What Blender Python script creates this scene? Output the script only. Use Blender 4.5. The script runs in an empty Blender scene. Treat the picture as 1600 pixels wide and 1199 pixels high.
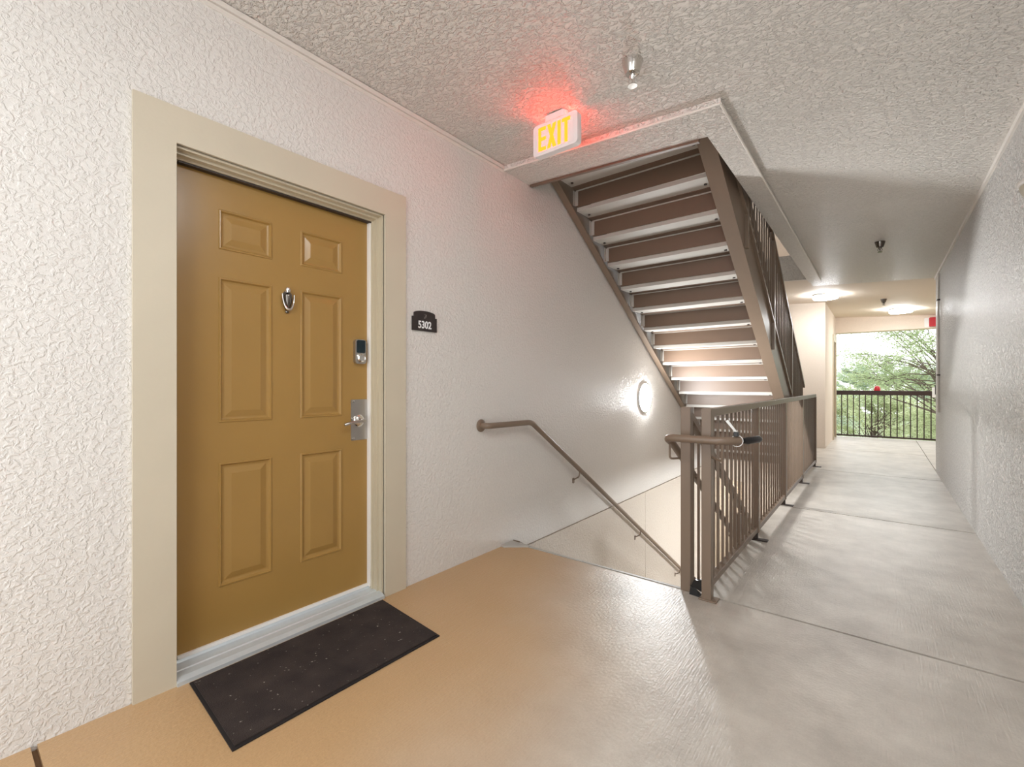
import bpy, bmesh, math, random
from mathutils import Vector, Matrix
random.seed(7)
scn = bpy.context.scene
COL = scn.collection

# ------------------------------------------------------------------ camera, sky, exposure
TH = math.atan(575 / 720)
cam_d = bpy.data.cameras.new('camera')
cam_d.sensor_width = 36.0
cam_d.lens = 36.0 * 720 / 1600
cam_d.shift_y = 2.5 / 1600
cam_d.clip_start = 0.02
cam_d.clip_end = 500
cam = bpy.data.objects.new('camera', cam_d)
cam.location = (0, 0, 1.2)
cam.rotation_euler = (math.pi / 2, 0, TH)
COL.objects.link(cam)
scn.camera = cam
scn.view_settings.view_transform = 'Standard'
scn.view_settings.look = 'None'
scn.view_settings.gamma = 1.0
scn.view_settings.use_curve_mapping = False
scn.view_settings.exposure = 0.8
scn.cycles.max_bounces = 10
scn.cycles.diffuse_bounces = 6
scn.cycles.sample_clamp_indirect = 6.0

world = bpy.data.worlds.new('overcast_sky')
scn.world = world
world.use_nodes = True
wn = world.node_tree
bgn = wn.nodes['Background']
bgn.inputs['Color'].default_value = (0.95, 0.98, 1.0, 1)
bgn.inputs['Strength'].default_value = 1.7

LAMP_SIDE = 33.0      # radiance of the round lamps
LAMP_WALL = 170.0
LAMP_CEIL = 56.0

# ------------------------------------------------------------------ dimensions (metres)
XL, XR = -2.2, 0.605            # faces of the two corridor walls
YB, YF = -1.3, 13.2             # back end, far balcony edge
HX0, HX1, HY0, HY1 = -2.2, -0.83, 2.97, 8.06     # stair opening in the slab above
FLX1, FLY0 = -0.82, 2.75        # stair opening in this floor
R_, RUN = 0.186, 0.298
STOREY = 17 * R_

def cz(x):
    return 2.84 - 0.15 * (x + 2.2) / 2.805

# ------------------------------------------------------------------ materials
def new_mat(name):
    m = bpy.data.materials.new(name)
    m.use_nodes = True
    return m, m.node_tree.nodes, m.node_tree.links, m.node_tree.nodes['Principled BSDF']

def srgb(r, g, b):
    def f(c):
        c /= 255.0
        return c / 12.92 if c <= 0.04045 else ((c + 0.055) / 1.055) ** 2.4
    return (f(r), f(g), f(b), 1)

def plain(name, col, rough=0.5, metal=0.0, spec=0.5, var=0.0, vscale=6.0, bump=0.0, bscale=120.0, bdist=0.001, coat=0.0):
    m, N, L, p = new_mat(name)
    p.inputs['Base Color'].default_value = col
    p.inputs['Roughness'].default_value = rough
    p.inputs['Metallic'].default_value = metal
    p.inputs['Specular IOR Level'].default_value = spec
    if coat:
        p.inputs['Coat Weight'].default_value = coat
        p.inputs['Coat Roughness'].default_value = 0.25
    if var or bump:
        g = N.new('ShaderNodeNewGeometry')
    if var:
        n = N.new('ShaderNodeTexNoise'); n.inputs['Scale'].default_value = vscale
        n.inputs['Detail'].default_value = 5
        L.new(g.outputs['Position'], n.inputs['Vector'])
        mx = N.new('ShaderNodeMix'); mx.data_type = 'RGBA'
        mx.inputs['A'].default_value = tuple(c * (1 - var) for c in col[:3]) + (1,)
        mx.inputs['B'].default_value = tuple(min(1, c * (1 + var)) for c in col[:3]) + (1,)
        L.new(n.outputs['Fac'], mx.inputs['Factor'])
        L.new(mx.outputs['Result'], p.inputs['Base Color'])
    if bump:
        n2 = N.new('ShaderNodeTexNoise'); n2.inputs['Scale'].default_value = bscale
        n2.inputs['Detail'].default_value = 4
        L.new(g.outputs['Position'], n2.inputs['Vector'])
        b = N.new('ShaderNodeBump'); b.inputs['Strength'].default_value = bump
        b.inputs['Distance'].default_value = bdist
        L.new(n2.outputs['Fac'], b.inputs['Height'])
        L.new(b.outputs['Normal'], p.inputs['Normal'])
    return m

def stucco(name, col, strength, scale, dist, rough=0.55, stretch=(1, 1, 1), var=0.06, spec=0.4, speck=0.6):
    m, N, L, p = new_mat(name)
    p.inputs['Roughness'].default_value = rough
    p.inputs['Specular IOR Level'].default_value = spec
    g = N.new('ShaderNodeNewGeometry')
    mp = N.new('ShaderNodeMapping'); mp.inputs['Scale'].default_value = stretch
    L.new(g.outputs['Position'], mp.inputs['Vector'])
    n1 = N.new('ShaderNodeTexNoise'); n1.inputs['Scale'].default_value = scale
    n1.inputs['Detail'].default_value = 3; n1.inputs['Roughness'].default_value = 0.55
    n1.inputs['Distortion'].default_value = 0.6
    L.new(mp.outputs['Vector'], n1.inputs['Vector'])
    rmp = N.new('ShaderNodeMapRange')
    rmp.inputs['From Min'].default_value = 0.42; rmp.inputs['From Max'].default_value = 0.62
    rmp.interpolation_type = 'SMOOTHSTEP'
    L.new(n1.outputs['Fac'], rmp.inputs['Value'])
    n2 = N.new('ShaderNodeTexNoise'); n2.inputs['Scale'].default_value = scale * 3.3
    n2.inputs['Detail'].default_value = 3
    L.new(g.outputs['Position'], n2.inputs['Vector'])
    ad = N.new('ShaderNodeMath'); ad.operation = 'MULTIPLY_ADD'; ad.inputs[1].default_value = 0.35
    L.new(n2.outputs['Fac'], ad.inputs[0]); L.new(rmp.outputs['Result'], ad.inputs[2])
    b = N.new('ShaderNodeBump'); b.inputs['Strength'].default_value = strength
    b.inputs['Distance'].default_value = dist
    L.new(ad.outputs[0], b.inputs['Height'])
    L.new(b.outputs['Normal'], p.inputs['Normal'])
    n3 = N.new('ShaderNodeTexNoise'); n3.inputs['Scale'].default_value = 1.3
    n3.inputs['Detail'].default_value = 4
    L.new(g.outputs['Position'], n3.inputs['Vector'])
    n5 = N.new('ShaderNodeTexNoise'); n5.inputs['Scale'].default_value = scale * 1.7; n5.inputs['Detail'].default_value = 3
    L.new(mp.outputs['Vector'], n5.inputs['Vector'])
    mr5 = N.new('ShaderNodeMapRange'); mr5.inputs['From Min'].default_value = 0.32; mr5.inputs['From Max'].default_value = 0.68
    L.new(n5.outputs['Fac'], mr5.inputs['Value'])
    mm = N.new('ShaderNodeMix'); mm.data_type = 'FLOAT'; mm.inputs['Factor'].default_value = speck
    L.new(n3.outputs['Fac'], mm.inputs['A']); L.new(mr5.outputs['Result'], mm.inputs['B'])
    mx = N.new('ShaderNodeMix'); mx.data_type = 'RGBA'
    mx.inputs['A'].default_value = tuple(c * (1 - var) for c in col[:3]) + (1,)
    mx.inputs['B'].default_value = tuple(min(1, c * (1 + var)) for c in col[:3]) + (1,)
    L.new(mm.outputs['Result'], mx.inputs['Factor'])
    L.new(mx.outputs['Result'], p.inputs['Base Color'])
    return m

def emit(name, col, strength):
    m, N, L, p = new_mat(name)
    p.inputs['Base Color'].default_value = (0.8 * col[0] ** 2, 0.8 * col[1] ** 2, 0.8 * col[2] ** 2, 1)
    p.inputs['Specular IOR Level'].default_value = 0.1
    p.inputs['Emission Color'].default_value = tuple(col[:3]) + (1,)
    p.inputs['Emission Strength'].default_value = strength
    return m

def floor_mat():
    m, N, L, p = new_mat('tan_coated_concrete')
    g = N.new('ShaderNodeNewGeometry')
    # mottled tan coating, with grey lamp and daylight sheen painted into the lane
    n = N.new('ShaderNodeTexNoise'); n.inputs['Scale'].default_value = 2.2; n.inputs['Detail'].default_value = 6
    L.new(g.outputs['Position'], n.inputs['Vector'])
    mx = N.new('ShaderNodeMix'); mx.data_type = 'RGBA'
    mx.inputs['A'].default_value = srgb(180, 146, 106)
    mx.inputs['B'].default_value = srgb(192, 158, 118)
    L.new(n.outputs['Fac'], mx.inputs['Factor'])
    sep = N.new('ShaderNodeSeparateXYZ'); L.new(g.outputs['Position'], sep.inputs[0])
    # painted sheen: grey lane where lamp and daylight reflect, wobbling edge
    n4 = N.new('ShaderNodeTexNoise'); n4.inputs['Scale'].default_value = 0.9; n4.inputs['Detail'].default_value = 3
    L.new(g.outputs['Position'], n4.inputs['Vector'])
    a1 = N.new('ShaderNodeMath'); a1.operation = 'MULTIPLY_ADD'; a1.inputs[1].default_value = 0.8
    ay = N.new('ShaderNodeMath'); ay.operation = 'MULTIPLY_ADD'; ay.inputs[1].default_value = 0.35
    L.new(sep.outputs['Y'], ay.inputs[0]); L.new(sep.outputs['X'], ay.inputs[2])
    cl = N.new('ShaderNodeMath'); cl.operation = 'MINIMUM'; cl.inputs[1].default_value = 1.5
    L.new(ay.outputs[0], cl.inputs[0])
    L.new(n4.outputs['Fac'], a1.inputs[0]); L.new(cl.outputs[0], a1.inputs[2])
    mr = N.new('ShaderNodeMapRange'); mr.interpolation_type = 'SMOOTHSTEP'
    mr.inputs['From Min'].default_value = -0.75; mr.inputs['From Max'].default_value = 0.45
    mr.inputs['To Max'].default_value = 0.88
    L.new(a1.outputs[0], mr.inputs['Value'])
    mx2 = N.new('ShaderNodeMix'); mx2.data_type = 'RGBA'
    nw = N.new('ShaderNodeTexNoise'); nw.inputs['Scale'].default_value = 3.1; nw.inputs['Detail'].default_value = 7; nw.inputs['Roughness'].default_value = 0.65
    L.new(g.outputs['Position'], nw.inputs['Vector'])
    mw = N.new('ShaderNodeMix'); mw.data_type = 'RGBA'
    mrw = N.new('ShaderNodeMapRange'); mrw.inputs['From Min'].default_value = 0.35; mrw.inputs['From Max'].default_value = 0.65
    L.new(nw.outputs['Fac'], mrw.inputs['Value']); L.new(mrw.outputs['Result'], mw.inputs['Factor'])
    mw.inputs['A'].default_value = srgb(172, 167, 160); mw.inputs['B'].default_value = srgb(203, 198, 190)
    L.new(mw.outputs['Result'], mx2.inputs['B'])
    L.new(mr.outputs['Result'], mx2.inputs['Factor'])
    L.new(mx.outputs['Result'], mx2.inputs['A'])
    # fine specks
    n5 = N.new('ShaderNodeTexNoise'); n5.inputs['Scale'].default_value = 160; n5.inputs['Detail'].default_value = 2
    L.new(g.outputs['Position'], n5.inputs['Vector'])
    mr5 = N.new('ShaderNodeMapRange'); mr5.inputs['To Min'].default_value = 0.88; mr5.inputs['To Max'].default_value = 1.1
    L.new(n5.outputs['Fac'], mr5.inputs['Value'])
    mx3 = N.new('ShaderNodeMix'); mx3.data_type = 'RGBA'; mx3.blend_type = 'MULTIPLY'
    mx3.inputs['Factor'].default_value = 1.0
    L.new(mx2.outputs['Result'], mx3.inputs['A']); L.new(mr5.outputs['Result'], mx3.inputs['B'])
    L.new(mx3.outputs['Result'], p.inputs['Base Color'])
    # broom finish: streaks along the corridor
    mp = N.new('ShaderNodeMapping'); mp.inputs['Scale'].default_value = (150, 9, 1)
    L.new(g.outputs['Position'], mp.inputs['Vector'])
    nb = N.new('ShaderNodeTexNoise'); nb.inputs['Scale'].default_value = 1.0; nb.inputs['Detail'].default_value = 4
    L.new(mp.outputs['Vector'], nb.inputs['Vector'])
    nb2 = N.new('ShaderNodeTexNoise'); nb2.inputs['Scale'].default_value = 70; nb2.inputs['Detail'].default_value = 4
    L.new(g.outputs['Position'], nb2.inputs['Vector'])
    ad = N.new('ShaderNodeMath'); ad.operation = 'ADD'
    L.new(nb.outputs['Fac'], ad.inputs[0]); L.new(nb2.outputs['Fac'], ad.inputs[1])
    b = N.new('ShaderNodeBump'); b.inputs['Strength'].default_value = 0.8; b.inputs['Distance'].default_value = 0.0022
    L.new(ad.outputs[0], b.inputs['Height']); L.new(b.outputs['Normal'], p.inputs['Normal'])
    nr = N.new('ShaderNodeMapRange'); nr.inputs['To Min'].default_value = 0.3; nr.inputs['To Max'].default_value = 0.42
    L.new(n4.outputs['Fac'], nr.inputs['Value']); L.new(nr.outputs['Result'], p.inputs['Roughness'])
    p.inputs['Specular IOR Level'].default_value = 0.55
    return m

def mat_mat():
    m, N, L, p = new_mat('doormat_fibre')
    g = N.new('ShaderNodeNewGeometry')
    n = N.new('ShaderNodeTexNoise'); n.inputs['Scale'].default_value = 9; n.inputs['Detail'].default_value = 8
    L.new(g.outputs['Position'], n.inputs['Vector'])
    mx = N.new('ShaderNodeMix'); mx.data_type = 'RGBA'
    mx.inputs['A'].default_value = srgb(34, 30, 31); mx.inputs['B'].default_value = srgb(74, 64, 60)
    L.new(n.outputs['Fac'], mx.inputs['Factor'])
    v = N.new('ShaderNodeTexNoise'); v.inputs['Scale'].default_value = 70; v.inputs['Detail'].default_value = 2
    L.new(g.outputs['Position'], v.inputs['Vector'])
    mr = N.new('ShaderNodeMapRange'); mr.inputs['From Min'].default_value = 0.70; mr.inputs['From Max'].default_value = 0.76
    L.new(v.outputs['Fac'], mr.inputs['Value'])
    mx2 = N.new('ShaderNodeMix'); mx2.data_type = 'RGBA'; mx2.inputs['B'].default_value = srgb(150, 140, 132)
    L.new(mr.outputs['Result'], mx2.inputs['Factor']); L.new(mx.outputs['Result'], mx2.inputs['A'])
    L.new(mx2.outputs['Result'], p.inputs['Base Color'])
    p.inputs['Roughness'].default_value = 0.9
    p.inputs['Specular IOR Level'].default_value = 0.15
    w = N.new('ShaderNodeTexNoise'); w.inputs['Scale'].default_value = 240; w.inputs['Detail'].default_value = 2
    L.new(g.outputs['Position'], w.inputs['Vector'])
    b = N.new('ShaderNodeBump'); b.inputs['Strength'].default_value = 0.8; b.inputs['Distance'].default_value = 0.004
    L.new(w.outputs['Fac'], b.inputs['Height']); L.new(b.outputs['Normal'], p.inputs['Normal'])
    return m

M = {}
M['wall_l'] = stucco('warm_white_stucco', srgb(222, 218, 213), 0.55, 50, 0.0045, rough=0.47)
M['wall_low'] = stucco('stairwell_stucco', srgb(218, 208, 196), 0.7, 46, 0.005, rough=0.42)
M['wall_r'] = stucco('coarse_grey_stucco', srgb(214, 210, 205), 1.0, 46, 0.014, rough=0.42, var=0.15, speck=0.8)
M['ceil'] = stucco('knockdown_ceiling', srgb(224, 218, 211), 1.0, 34, 0.008, rough=0.5, stretch=(1.0, 1.6, 1), var=0.08)
M['ceil_s'] = plain('smooth_cream_ceiling', srgb(226, 212, 197), 0.7, var=0.02)
M['cream'] = stucco('smooth_cream_wall', srgb(228, 214, 199), 0.15, 40, 0.003, rough=0.6)
M['trimw'] = plain('white_bead', srgb(226, 220, 212), 0.4)
M['casing'] = plain('tan_casing_paint', srgb(200, 190, 170), 0.5, var=0.05, vscale=5, bump=0.15, bscale=60, bdist=0.002)
M['jamb'] = plain('jamb_paint', srgb(196, 184, 160), 0.4)
M['door'] = plain('mustard_door_paint', srgb(160, 125, 68), 0.28, var=0.06, vscale=4, bump=0.15, bscale=260, bdist=0.0006)
M['white'] = plain('white_plastic', srgb(235, 235, 233), 0.4)
M['gasket'] = plain('weatherstrip', srgb(236, 232, 226), 0.5)
M['alu'] = plain('aluminium_threshold', srgb(205, 212, 216), 0.35, metal=0.35, var=0.06, vscale=40)
M['steel'] = plain('satin_steel', srgb(190, 186, 182), 0.28, metal=1.0)
M['pewter'] = plain('pewter', srgb(120, 114, 108), 0.22, metal=1.0)
M['chrome'] = plain('chrome', srgb(215, 212, 208), 0.12, metal=1.0)
M['black'] = plain('black_plastic', srgb(24, 24, 26), 0.35)
M['keypad'] = plain('keypad_glass', srgb(14, 34, 42), 0.12)
M['plaque'] = plain('plaque_brown', srgb(48, 40, 38), 0.35, bump=0.1)
M['ink'] = plain('plaque_lettering', srgb(240, 240, 240), 0.5)
M['emblem'] = plain('plaque_emblem', srgb(128, 120, 114), 0.4)
M['rail'] = plain('taupe_brown_enamel', srgb(124, 106, 90), 0.35, var=0.04, vscale=9)
M['riser'] = plain('brown_riser_enamel', srgb(114, 93, 77), 0.45, var=0.06, vscale=6)
M['pan'] = plain('light_tread_pan', srgb(186, 181, 173), 0.42, var=0.05, vscale=12)
M['bolt'] = plain('dark_bolt', srgb(52, 40, 34), 0.5)
M['farrail'] = plain('dark_brown_enamel', srgb(52, 36, 30), 0.4)
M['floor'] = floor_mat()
M['slab'] = plain('bare_concrete', srgb(176, 160, 138), 0.7, var=0.08)
M['joint'] = plain('joint_filler', srgb(112, 84, 58), 0.8)
M['nosing'] = plain('grey_nosing', srgb(176, 172, 166), 0.5)
M['mat'] = mat_mat()
M['matedge'] = plain('doormat_rubber', srgb(42, 38, 38), 0.7, spec=0.2)
M['exit_letters'] = emit('exit_letters_glow', (1.0, 0.033, 0.002), 12.0)
M['redlens'] = emit('exit_red_lens', (1.0, 0.05, 0.03), 16.0)
M['exit_body'] = plain('exit_housing', srgb(232, 226, 226), 0.4)
M['lens'] = emit('lamp_lens_ceiling', (0.955, 0.985, 1.0), LAMP_CEIL)
M['lens_wall'] = emit('lamp_lens_stair', (0.955, 0.985, 1.0), LAMP_WALL)
M['lens_rear_fill'] = emit('fill_lens_rear', (0.955, 0.985, 1.0), 14.0)  # glow of the added fill lamp behind the camera
M['lens_side'] = emit('lamp_lens_corridor', (0.955, 0.985, 1.0), LAMP_SIDE)
M['red'] = plain('alarm_red', srgb(178, 36, 46), 0.35)
M['bark'] = plain('bark', srgb(92, 80, 68), 0.9, var=0.2, vscale=9)
M['grass'] = plain('lawn', srgb(122, 134, 98), 0.9, var=0.25, vscale=0.6)
M['stone'] = plain('asphalt', srgb(150, 150, 148), 0.9, var=0.1)

def leaf_mat(name, a, b):
    m, N, L, p = new_mat(name)
    g = N.new('ShaderNodeNewGeometry')
    mx = N.new('ShaderNodeMix'); mx.data_type = 'RGBA'
    mx.inputs['A'].default_value = a; mx.inputs['B'].default_value = b
    L.new(g.outputs['Random Per Island'], mx.inputs['Factor'])
    L.new(mx.outputs['Result'], p.inputs['Base Color'])
    p.inputs['Roughness'].default_value = 0.6
    tr = N.new('ShaderNodeBsdfTranslucent'); L.new(mx.outputs['Result'], tr.inputs['Color'])
    ms = N.new('ShaderNodeMixShader'); ms.inputs[0].default_value = 0.4
    L.new(p.outputs[0], ms.inputs[1]); L.new(tr.outputs[0], ms.inputs[2])
    L.new(ms.outputs[0], N['Material Output'].inputs['Surface'])
    return m
M['leaf1'] = leaf_mat('pale_feathery_leaves', srgb(144, 160, 116), srgb(184, 196, 154))
M['leaf2'] = leaf_mat('yellow_green_leaves', srgb(156, 166, 126), srgb(196, 202, 160))
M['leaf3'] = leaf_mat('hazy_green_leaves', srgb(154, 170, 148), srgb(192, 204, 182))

# ------------------------------------------------------------------ mesh helpers
def bm_box(bm, x0, x1, y0, y1, z0, z1, bev=0.0):
    r = bmesh.ops.create_cube(bm, size=1.0)
    vs = r['verts']
    for v in vs:
        v.co = Vector(((x0 + x1) / 2 + v.co.x * (x1 - x0), (y0 + y1) / 2 + v.co.y * (y1 - y0), (z0 + z1) / 2 + v.co.z * (z1 - z0)))
    if bev:
        es = list({e for v in vs for e in v.link_edges})
        bmesh.ops.bevel(bm, geom=es, offset=bev, segments=2, profile=0.5, affect='EDGES')

def bm_hexa(bm, pts):
    """8 points: bottom 4 (ccw) then top 4"""
    v = [bm.verts.new(p) for p in pts]
    for f in ((0, 3, 2, 1), (4, 5, 6, 7), (0, 1, 5, 4), (1, 2, 6, 5), (2, 3, 7, 6), (3, 0, 4, 7)):
        bm.faces.new([v[i] for i in f])

def bm_prism(bm, poly, axis, a, b):
    """poly: 2D points; extruded along axis from a to b. axis 'x': poly=(y,z); 'y': (x,z); 'z': (x,y)"""
    def mk(p, t):
        return {'x': (t, p[0], p[1]), 'y': (p[0], t, p[1]), 'z': (p[0], p[1], t)}[axis]
    A = [bm.verts.new(mk(p, a)) for p in poly]
    B = [bm.verts.new(mk(p, b)) for p in poly]
    n = len(poly)
    bm.faces.new(A); bm.faces.new(B[::-1])
    for i in range(n):
        bm.faces.new((A[i], B[i], B[(i + 1) % n], A[(i + 1) % n]))

def bm_tube(bm, pts, rad, seg=12, cap=True):
    pts = [Vector(p) for p in pts]
    rads = rad if isinstance(rad, (list, tuple)) else [rad] * len(pts)
    rings = []
    up = None
    for i, p in enumerate(pts):
        if i == 0: t = pts[1] - p
        elif i == len(pts) - 1: t = p - pts[i - 1]
        else: t = (pts[i + 1] - p).normalized() + (p - pts[i - 1]).normalized()
        t.normalize()
        if up is None:
            up = Vector((0, 0, 1)) if abs(t.z) < 0.9 else Vector((1, 0, 0))
        s = t.cross(up); s.normalize(); n = s.cross(t); n.normalize(); up = n
        rings.append([bm.verts.new(p + (s * math.cos(2 * math.pi * k / seg) + n * math.sin(2 * math.pi * k / seg)) * rads[i]) for k in range(seg)])
    for i in range(len(rings) - 1):
        for k in range(seg):
            bm.faces.new((rings[i][k], rings[i][(k + 1) % seg], rings[i + 1][(k + 1) % seg], rings[i + 1][k]))
    if cap:
        bm.faces.new(rings[0][::-1]); bm.faces.new(rings[-1])

def bm_lathe(bm, prof, origin, axis, seg=32):
    """prof: list of (radius, distance along axis)"""
    o = Vector(origin); a = Vector(axis).normalized()
    s = a.cross(Vector((0, 0, 1))) if abs(a.z) < 0.9 else a.cross(Vector((1, 0, 0)))
    s.normalize(); n = a.cross(s)
    rings = []
    for r, h in prof:
        if r < 1e-6:
            rings.append([bm.verts.new(o + a * h)])
        else:
            rings.append([bm.verts.new(o + a * h + (s * math.cos(2 * math.pi * k / seg) + n * math.sin(2 * math.pi * k / seg)) * r) for k in range(seg)])
    for i in range(len(rings) - 1):
        A, B = rings[i], rings[i + 1]
        for k in range(seg):
            k2 = (k + 1) % seg
            if len(A) == 1 and len(B) == 1: continue
            if len(A) == 1: bm.faces.new((A[0], B[k], B[k2]))
            elif len(B) == 1: bm.faces.new((A[k], A[k2], B[0]))
            else: bm.faces.new((A[k], A[k2], B[k2], B[k]))
    if len(rings[0]) > 1: bm.faces.new(rings[0][::-1])
    if len(rings[-1]) > 1: bm.faces.new(rings[-1])

def arc_pts(pts, r=0.05, n=5):
    """round the corners of a polyline"""
    P = [Vector(p) for p in pts]; out = [P[0]]
    for i in range(1, len(P) - 1):
        a, b, c = P[i - 1], P[i], P[i + 1]
        d1 = (a - b).normalized(); d2 = (c - b).normalized()
        q1 = b + d1 * min(r, (a - b).length * 0.45); q2 = b + d2 * min(r, (c - b).length * 0.45)
        for k in range(n + 1):
            t = k / n
            out.append(q1 * (1 - t) ** 2 + b * 2 * t * (1 - t) + q2 * t * t)
    out.append(P[-1])
    return out

WLOC = {}
def root(name, loc, label=None, cat=None, group=None, kind=None):
    o = bpy.data.objects.new(name, None)
    o.empty_display_size = 0.1
    o.location = loc
    COL.objects.link(o)
    WLOC[o.name] = Vector(loc)
    tag(o, label, cat, group, kind)
    return o

def tag(o, label=None, cat=None, group=None, kind=None):
    if label: o['label'] = label
    if cat: o['category'] = cat
    if group: o['group'] = group
    if kind: o['kind'] = kind
    return o

def mesh_from(bm, name, mat, off=None, smooth=False):
    bmesh.ops.recalc_face_normals(bm, faces=bm.faces[:])
    if off is not None:
        for v in bm.verts: v.co -= off
    me = bpy.data.meshes.new(name)
    bm.to_mesh(me); bm.free()
    me.materials.append(mat)
    if smooth:
        for p in me.polygons: p.use_smooth = True
        try: me.set_sharp_from_angle(angle=math.radians(40))
        except Exception: pass
    return me

def part(name, bm, mat, parent=None, smooth=False, base=None):
    """world-space bmesh -> object; origin at its parent's origin or at base"""
    off = WLOC[parent.name] if parent else Vector(base if base else (0, 0, 0))
    me = mesh_from(bm, name, mat, off, smooth)
    o = bpy.data.objects.new(name, me)
    COL.objects.link(o)
    WLOC[o.name] = Vector(off)
    if parent: o.parent = parent
    else: o.location = off
    return o

def inst(name, me, parent, wpos):
    """object sharing mesh data, placed at a world position under parent"""
    o = bpy.data.objects.new(name, me)
    COL.objects.link(o)
    o.parent = parent
    o.location = Vector(wpos) - WLOC[parent.name]
    WLOC[o.name] = Vector(wpos)
    return o

def box(name, x0, x1, y0, y1, z0, z1, mat, parent=None, bev=0.0, base=None):
    bm = bmesh.new(); bm_box(bm, x0, x1, y0, y1, z0, z1, bev)
    return part(name, bm, mat, parent, base=base)

def box_mesh(name, sx, sy, sz, mat, bev=0.0):
    bm = bmesh.new(); bm_box(bm, -sx / 2, sx / 2, -sy / 2, sy / 2, 0, sz, bev)
    return mesh_from(bm, name, mat)

def text_mesh(name, body, size, mat, bold=0.0, depth=0.001, sx=1.0):
    cu = bpy.data.curves.new(name, 'FONT')
    cu.body = body; cu.size = size; cu.extrude = depth; cu.offset = bold
    cu.align_x = 'CENTER'; cu.align_y = 'CENTER'
    tmp = bpy.data.objects.new(name + '_tmp', cu)
    COL.objects.link(tmp)
    dg = bpy.context.evaluated_depsgraph_get()
    me = bpy.data.meshes.new_from_object(tmp.evaluated_get(dg))
    COL.objects.unlink(tmp); bpy.data.objects.remove(tmp); bpy.data.curves.remove(cu)
    for v in me.vertices: v.co.x *= sx
    me.materials.clear(); me.materials.append(mat)
    return me

def structure(o, label=None):
    o['kind'] = 'structure'
    if label: o['label'] = label
    return o

# ================================================================== THE SETTING
DY0, DY1, DZ = 0.60, 1.59, 2.165       # door opening
ZLOW, ZTOP = -STOREY - 0.3, 6.25

# left wall: upper face with the door opening, joint at floor level, lower stair panels
bm = bmesh.new()
bm_box(bm, XL - 0.25, XL, YB, DY0, -0.4, ZTOP)
bm_box(bm, XL - 0.25, XL, DY1, 2.80, -0.4, ZTOP)
bm_box(bm, XL - 0.25, XL, DY0, DY1, DZ, ZTOP)
bm_box(bm, XL - 0.25, XL, 2.80, 10.75, -0.072, ZTOP)
wl = structure(part('wall_left', bm, M['wall_l']), 'long off-white stucco wall with the mustard door and stair handrail')
for (y0, y1) in ((2.80, 5.308), (5.316, 8.2)):
    bm = bmesh.new(); bm_box(bm, XL - 0.25, XL + 0.002, y0, y1, -1.9, -0.082)
    part('wall_panel', bm, M['wall_low'], wl)
    bm = bmesh.new(); bm_box(bm, XL - 0.25, XL + 0.002, y0, y1, ZLOW, -1.908)
    part('wall_panel', bm, M['wall_low'], wl)
bm = bmesh.new(); bm_box(bm, XL - 0.27, XL - 0.012, 2.8, 10.75, ZLOW, -0.05)
part('wall_backing', bm, M['slab'], wl)

# right wall
bm = bmesh.new(); bm_box(bm, XR, XR + 0.22, YB, 8.67, ZLOW, ZTOP)
wr = structure(part('wall_right', bm, M['wall_r']), 'long coarse stucco wall on the right side of the corridor')
# recess wall at the stair foot and the side wall beyond it
bm = bmesh.new(); bm_box(bm, XL - 0.25, -0.81, 10.53, 10.75, ZLOW, ZTOP)
structure(part('wall_far_left', bm, M['cream']), 'cream wall facing the camera beyond the stair foot')
bm = bmesh.new()
bm_box(bm, -1.06, -0.81, 10.75, 12.30, ZLOW, ZTOP)
bm_box(bm, -1.06, -0.81, 12.30, 13.05, 2.2, ZTOP)
bm_box(bm, -1.06, -0.81, 13.05, YF + 0.2, ZLOW, ZTOP)
bm_box(bm, -1.06, -0.81, 12.30, 13.05, ZLOW, 0)
structure(part('wall_far_side', bm, M['cream']), 'cream wall between the recess and the balcony opening')
# wall across the end of the side passage
bm = bmesh.new(); bm_box(bm, 3.0, 3.2, 8.45, YF + 0.2, ZLOW, ZTOP)
structure(part('wall_side_passage', bm, M['cream']), 'cream end wall of the side passage')
bm = bmesh.new(); bm_box(bm, XR + 0.22, 3.2, 8.45, 8.67, ZLOW, ZTOP)
structure(part('wall_return', bm, M['cream']), 'cream return wall behind the end of the corridor wall')

# floor: structural slab plus coated concrete panels with recessed joints
def slab(bm, ztop, zbot_fn, zones):
    for (x0, x1, y0, y1) in zones:
        bm_hexa(bm, [(x0, y0, zbot_fn(x0)), (x1, y0, zbot_fn(x1)), (x1, y1, zbot_fn(x1)), (x0, y1, zbot_fn(x0)),
                     (x0, y0, ztop), (x1, y0, ztop), (x1, y1, ztop), (x0, y1, ztop)])
bm = bmesh.new()
slab(bm, -0.018, lambda x: cz(x) - STOREY,
     [(XL, XR, YB, FLY0 - 0.004), (FLX1, XR, FLY0 - 0.004, 8.06), (XL, XR, 8.06, 8.67), (XL, 3.0, 8.67, YF + 0.15)])
fl = structure(part('floor', bm, M['cream']), 'tan coated concrete breezeway floor with control joints')
J = 0.008
panels = [(XL, XR, YB, 0.205), (XL, XR, 0.205, 2.742), (FLX1, XR, 2.742, 5.25),
          (FLX1, XR, 5.25, 7.84), (XL, XR, 7.84, 10.53), (-0.81, XR + 0.0, 10.53, YF + 0.15), (XR, 3.0, 8.67, YF + 0.15)]
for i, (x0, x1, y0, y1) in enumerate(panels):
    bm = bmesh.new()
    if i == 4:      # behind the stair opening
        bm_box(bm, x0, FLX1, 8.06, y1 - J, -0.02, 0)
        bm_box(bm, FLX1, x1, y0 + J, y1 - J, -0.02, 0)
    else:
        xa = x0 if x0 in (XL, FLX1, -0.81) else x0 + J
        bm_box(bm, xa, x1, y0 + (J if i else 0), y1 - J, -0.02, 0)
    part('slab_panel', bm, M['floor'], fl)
bm = bmesh.new()
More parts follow.
